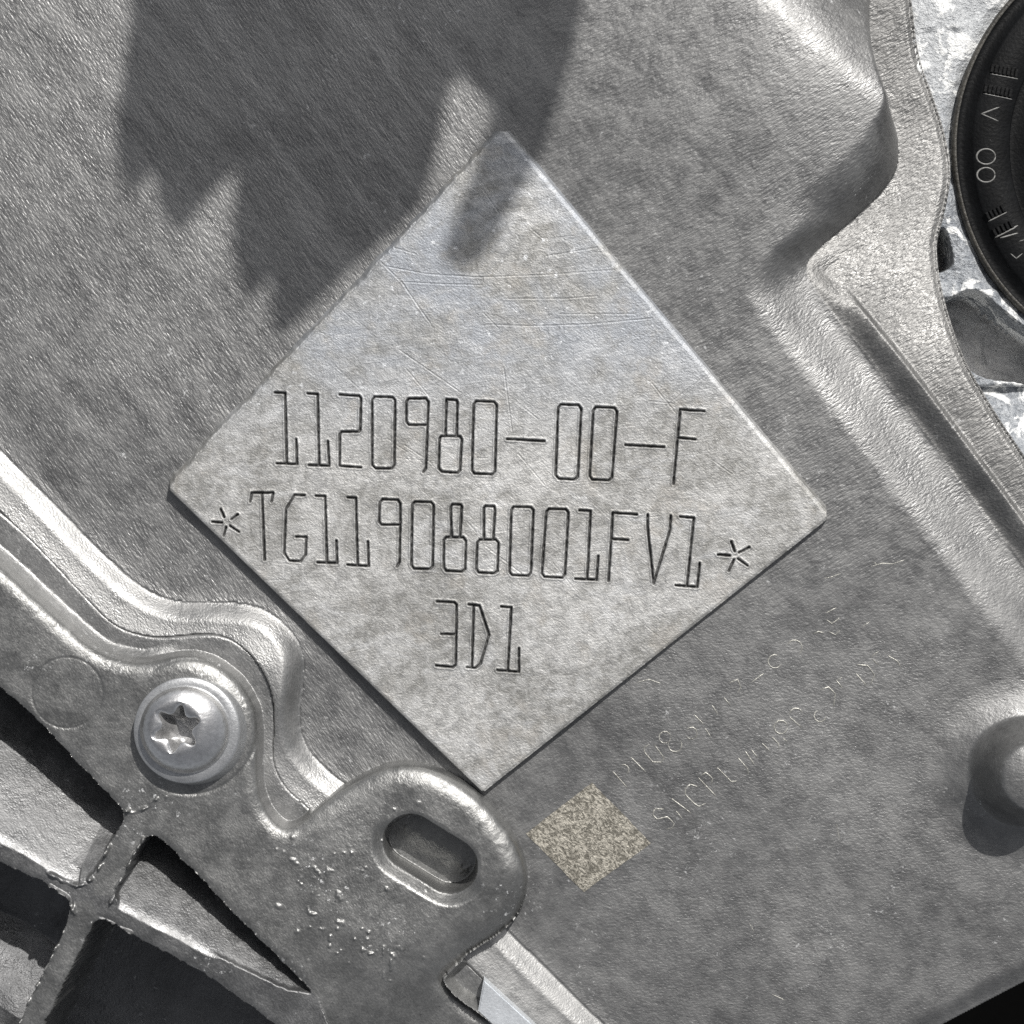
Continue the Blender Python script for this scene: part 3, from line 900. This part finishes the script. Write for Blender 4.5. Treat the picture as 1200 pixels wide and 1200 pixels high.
# raised S on the dome
def dome_z(x, y):
    r = np.hypot(x - scx + 7, y - scy - 4)
    return SZ + 12.5 + 13 * np.clip(1 - (r / R0) ** 7, 0, 1) ** .5 + .40 * (R0 - r)
sx_, sy_ = scx + 17, scy - 27
Sg = [(sx_ + 5, sy_ - 3), (sx_ + 2, sy_ - 6), (sx_ - 3, sy_ - 5), (sx_ - 4, sy_ - 1), (sx_ + 1, sy_ + 1), (sx_ + 4, sy_ + 4), (sx_ + 2, sy_ + 8), (sx_ - 3, sy_ + 7)]
co, fa = ridges([smooth(Sg)], 1.5, 1.6, dome_z)
link('head_mark', raw_mesh('head_mark', co, fa), M_zinc, screw)

# ------------------------------------------------------------------ machined strip showing under the lug
def prism(pts, z0, z1, bev=0):
    n = len(pts)
    import bmesh
    bm = bmesh.new()
    top = [bm.verts.new(V(x, y, z1)) for x, y in pts]
    bot = [bm.verts.new(V(x, y, z0)) for x, y in pts]
    bm.faces.new(top); bm.faces.new(bot[::-1])
    for i in range(n): bm.faces.new((top[i], bot[i], bot[(i + 1) % n], top[(i + 1) % n]))
    bmesh.ops.recalc_face_normals(bm, faces=bm.faces)
    if bev:
        bmesh.ops.bevel(bm, geom=[e for e in bm.edges if all(abs(v.co.z - z1 * S) < 1e-7 for v in e.verts)], offset=bev * S, segments=2, affect='EDGES')
    return bm
def bm_obj(bm, name, mat, parent=None, smooth_=False):
    me = bpy.data.meshes.new(name); bm.to_mesh(me); bm.free()
    for p in me.polygons: p.use_smooth = smooth_
    return link(name, me, mat, parent)
bm_obj(prism(PZ([(567, 1148), (560, 1186), (580, 1204), (634, 1254), (676, 1258), (626, 1202)], 38), 10, 38, 1.5), 'machined_strip', M_strip, housing)

# ------------------------------------------------------------------ seal seat: the pale corroded plate with its two hollows
PLZ = -72.0
TEAR = PZ(smooth([(1105, 262), (1114, 282), (1118, 302), (1117, 312), (1108, 318), (1088, 322), (1085, 300), (1096, 280)], True, 1), PLZ)
HOLE = PZ(smooth([(1100, 352), (1118, 347), (1135, 338), (1150, 341), (1168, 357), (1200, 382), (1270, 430), (1270, 470), (1200, 449), (1160, 445), (1140, 437), (1100, 405)], True, 1), PLZ)
st2 = 1.7
xs = np.arange(1050, 1330, st2); ys = np.arange(-70, 660, st2)
QX, QY = np.meshgrid(xs, ys)
qz = PLZ + fbm(QX, QY, 45, 4, 171) * 2.2 + np.clip(noise(QX, QY, 16, 172) - .35, 0, 1) * 6 * sm(40, 10, np.abs(QX - 1140) * .3)
d1 = sdf(QX, QY, TEAR); d2 = sdf(QX, QY, HOLE)
qz = np.where(d1 > 0, qz - 62 * sm(0, 3, d1), qz)
belly = sm(432, 452, QY)                                     # the lower lip is a lit slope
qz = np.where(d2 > 0, qz - 86 * sm(0, 3, d2), qz)
qz -= 9 * (1 - sm(266, 284, np.hypot(QX - PZ([(1378, 175)], -72)[0][0], QY - PZ([(1378, 175)], -72)[0][1])))
slope = np.clip((QY - 446 - (QX - 1140) * .07) / 150, 0, 1)
qz += np.where((QY > 440), 52 * sm(0, 1, slope), 0) - 14 * (1 - sm(0, 22, np.abs(QY - 447))) * (QY > 447)
EX_, EY_ = PZ([(1378, 175)], -72)[0]
plate = empty('seal_seat', V(1180, 250, PLZ), 'pale chalky corroded aluminium seat plate with two dark hollows beside the black seal', 'seat plate')
kk = (sdf(QX, QY, list(EDGE) + [(1400, 1500), (-400, 1500), (-400, -60)])[:-1, :-1] < 16)
kk &= (np.hypot(QX - EX_, QY - EY_)[:-1, :-1] > 264)
lq = np.zeros(kk.shape, int)
lq[(d1[:-1, :-1] > 3) ] = 1
lq[(d2[:-1, :-1] > 3)] = 2
grid_parts(QX, QY, qz, kk, lq, {0: ('seat_face', M_powder), 1: ('hollow', M_hollow), 2: ('hollow', M_hollow)}, plate)

# ------------------------------------------------------------------ black seal
SLZ = -83.0
ex, ey = EX_, EY_
seal = empty('shaft_seal', V(ex, ey, SLZ), 'black rubber shaft seal ring with moulded marks at the upper right corner', 'shaft seal')
RO = 270.0
def ring_part(name, prof, mat, nth=420):
    th = np.linspace(0, 2 * math.pi, nth, endpoint=False)
    rr_ = np.array([p[0] for p in prof]); zz_ = np.array([p[1] for p in prof])
    wob_ = 1 + .0012 * np.sin(th * 9) 
    co = np.stack([np.outer(rr_, np.cos(th) * wob_), np.outer(rr_, np.sin(th) * wob_), np.outer(zz_, np.ones(nth))], -1)
    nr = len(prof)
    idx = np.arange(nr * nth).reshape(nr, nth); nx_ = np.roll(idx, -1, 1)
    f = np.stack([idx[:-1], nx_[:-1], nx_[1:], idx[1:]], -1).reshape(-1, 4)
    c = co.reshape(-1, 3)
    c = np.stack([(ex - 600 + c[:, 0]) * S, (600 - ey + c[:, 1]) * S, c[:, 2] * S], -1)
    return link(name, raw_mesh(name, c, f), mat, seal)
ring_part('outer_lip', [(RO, SLZ - 30), (RO, SLZ + 10), (RO - 1, SLZ + 13), (RO - 3, SLZ + 15), (RO - 5, SLZ + 14)], M_rubber_edge)
ring_part('chamfer', [(RO - 5, SLZ + 14), (RO - 7, SLZ + 12.5), (RO - 14, SLZ + 13), (RO - 21, SLZ + 17), (RO - 23, SLZ + 19)], M_rubber)
ring_part('marked_face', [(RO - 23, SLZ + 19), (RO - 25, SLZ + 20.5), (RO - 45, SLZ + 21), (RO - 66, SLZ + 20.5), (RO - 68, SLZ + 18), (RO - 69, SLZ - 6)], M_rubber)
ring_part('inner_lip', [(RO - 69, SLZ - 6), (RO - 80, SLZ - 10), (RO - 95, SLZ + 2), (RO - 110, SLZ + 4), (RO - 130, SLZ - 40), (RO - 150, SLZ - 90), (20, SLZ - 110)], M_rubber)
FZ = SLZ + 21
def marks(strokes, name, w=1.0, h=1.0, mat=None):
    st_ = [PZ(s_, FZ) for s_ in strokes]
    co, fa = ridges(st_, w, h, lambda a, b: np.full(a.shape, FZ + .2))
    return link(name, raw_mesh(name, co, fa), mat or M_mark, seal)
marks([[(1171, 125.5), (1150, 133.5), (1170, 142)]], 'letter')
marks([circ(1155.5, 183.5, 11, n=22, ry=9)], 'digit')
marks([circ(1155.5, 205, 10.5, n=22, ry=8.5)], 'digit')
marks([[(1159, 151), (1161, 153)], [(1160, 163), (1162, 166)], [(1166, 135), (1166.5, 136)]], 'dash', 1.0, .8)
marks([[(1166, 278), (1175, 274), (1193, 264)], [(1172, 279), (1193, 273)]], 'letter')
marks([[(1184, 297), (1191, 303), (1198, 297)], [(1194, 283), (1200, 281)]], 'letter', .8, .7)
# hatched tally blocks: a sunk look made by teeth standing on the face
def tally(p0, p1, depth, nteeth):
    """p0-p1 lower edge of the block in picture px, teeth rise towards the top"""
    (ax, ay), (bx, by) = p0, p1
    L = math.hypot(bx - ax, by - ay); tx, ty = (bx - ax) / L, (by - ay) / L
    nx_, ny_ = ty, -tx
    if ny_ > 0: nx_, ny_ = -nx_, -ny_
    for i in range(nteeth):
        t0 = L * i / nteeth; t1 = t0 + L / nteeth * .62
        pts = [(ax + tx * t0, ay + ty * t0), (ax + tx * t1, ay + ty * t1),
               (ax + tx * t1 + nx_ * depth, ay + ty * t1 + ny_ * depth), (ax + tx * t0 + nx_ * depth, ay + ty * t0 + ny_ * depth)]
        bm_obj(prism(PZ(pts, FZ), FZ - 1, FZ + 2.6, .5), 'tally_tooth', M_rubber, seal)
    marks([[(ax, ay + 1.5), (bx, by + 1.5)]], 'tally_line', .9, 1.0)
tally((1160, 85), (1193, 91), 10, 7)
tally((1152, 108), (1186, 115), 10, 7)
tally((1158, 258), (1180, 247), 9, 5)
tally((1166, 277), (1190, 265), 9, 5)

# ------------------------------------------------------------------ added unseen slab, cut to cast the jagged shadow across the top
SHAD = [(162, -420), (158, 0), (150, 60), (143, 110), (138, 165), (142, 195), (155, 215), (165, 222), (172, 206), (181, 192), (187, 210), (189, 235), (199, 252), (213, 268),
        (230, 250), (240, 232), (258, 212), (275, 196), (282, 188), (279, 225), (274, 255), (276, 290), (284, 318), (294, 349), (302, 338), (314, 322),
        (321, 326), (322, 350), (326, 392), (352, 370), (400, 324), (450, 279), (492, 243), (503, 205), (512, 167), (520, 122), (531, 80), (560, 95),
        (581, 117), (576, 140), (566, 165), (556, 190), (545, 225), (533, 255), (522, 285), (516, 303), (526, 316), (546, 318), (563, 312), (580, 285),
        (598, 250), (617, 215), (633, 185), (650, 130), (668, 70), (682, 0), (700, -420)]
HB = 1900.0
tanel = math.tan(el)
def proj(p, h):      # the point at height h whose shadow on the wall is p (plan px)
    return (p[0] + SX / nrm * h / tanel, p[1] - SY / nrm * h / tanel)
pts = [proj(p, HB) for p in smooth(SHAD, True, 1)]
bm = prism(pts, HB - 12, HB + 12)
caster = bm_obj(bm, 'shadow_caster', M_caster)
tag(caster, 'added unseen dark ragged-edged slab beyond the top edge, outlined to throw the jagged shadow', 'bracket')
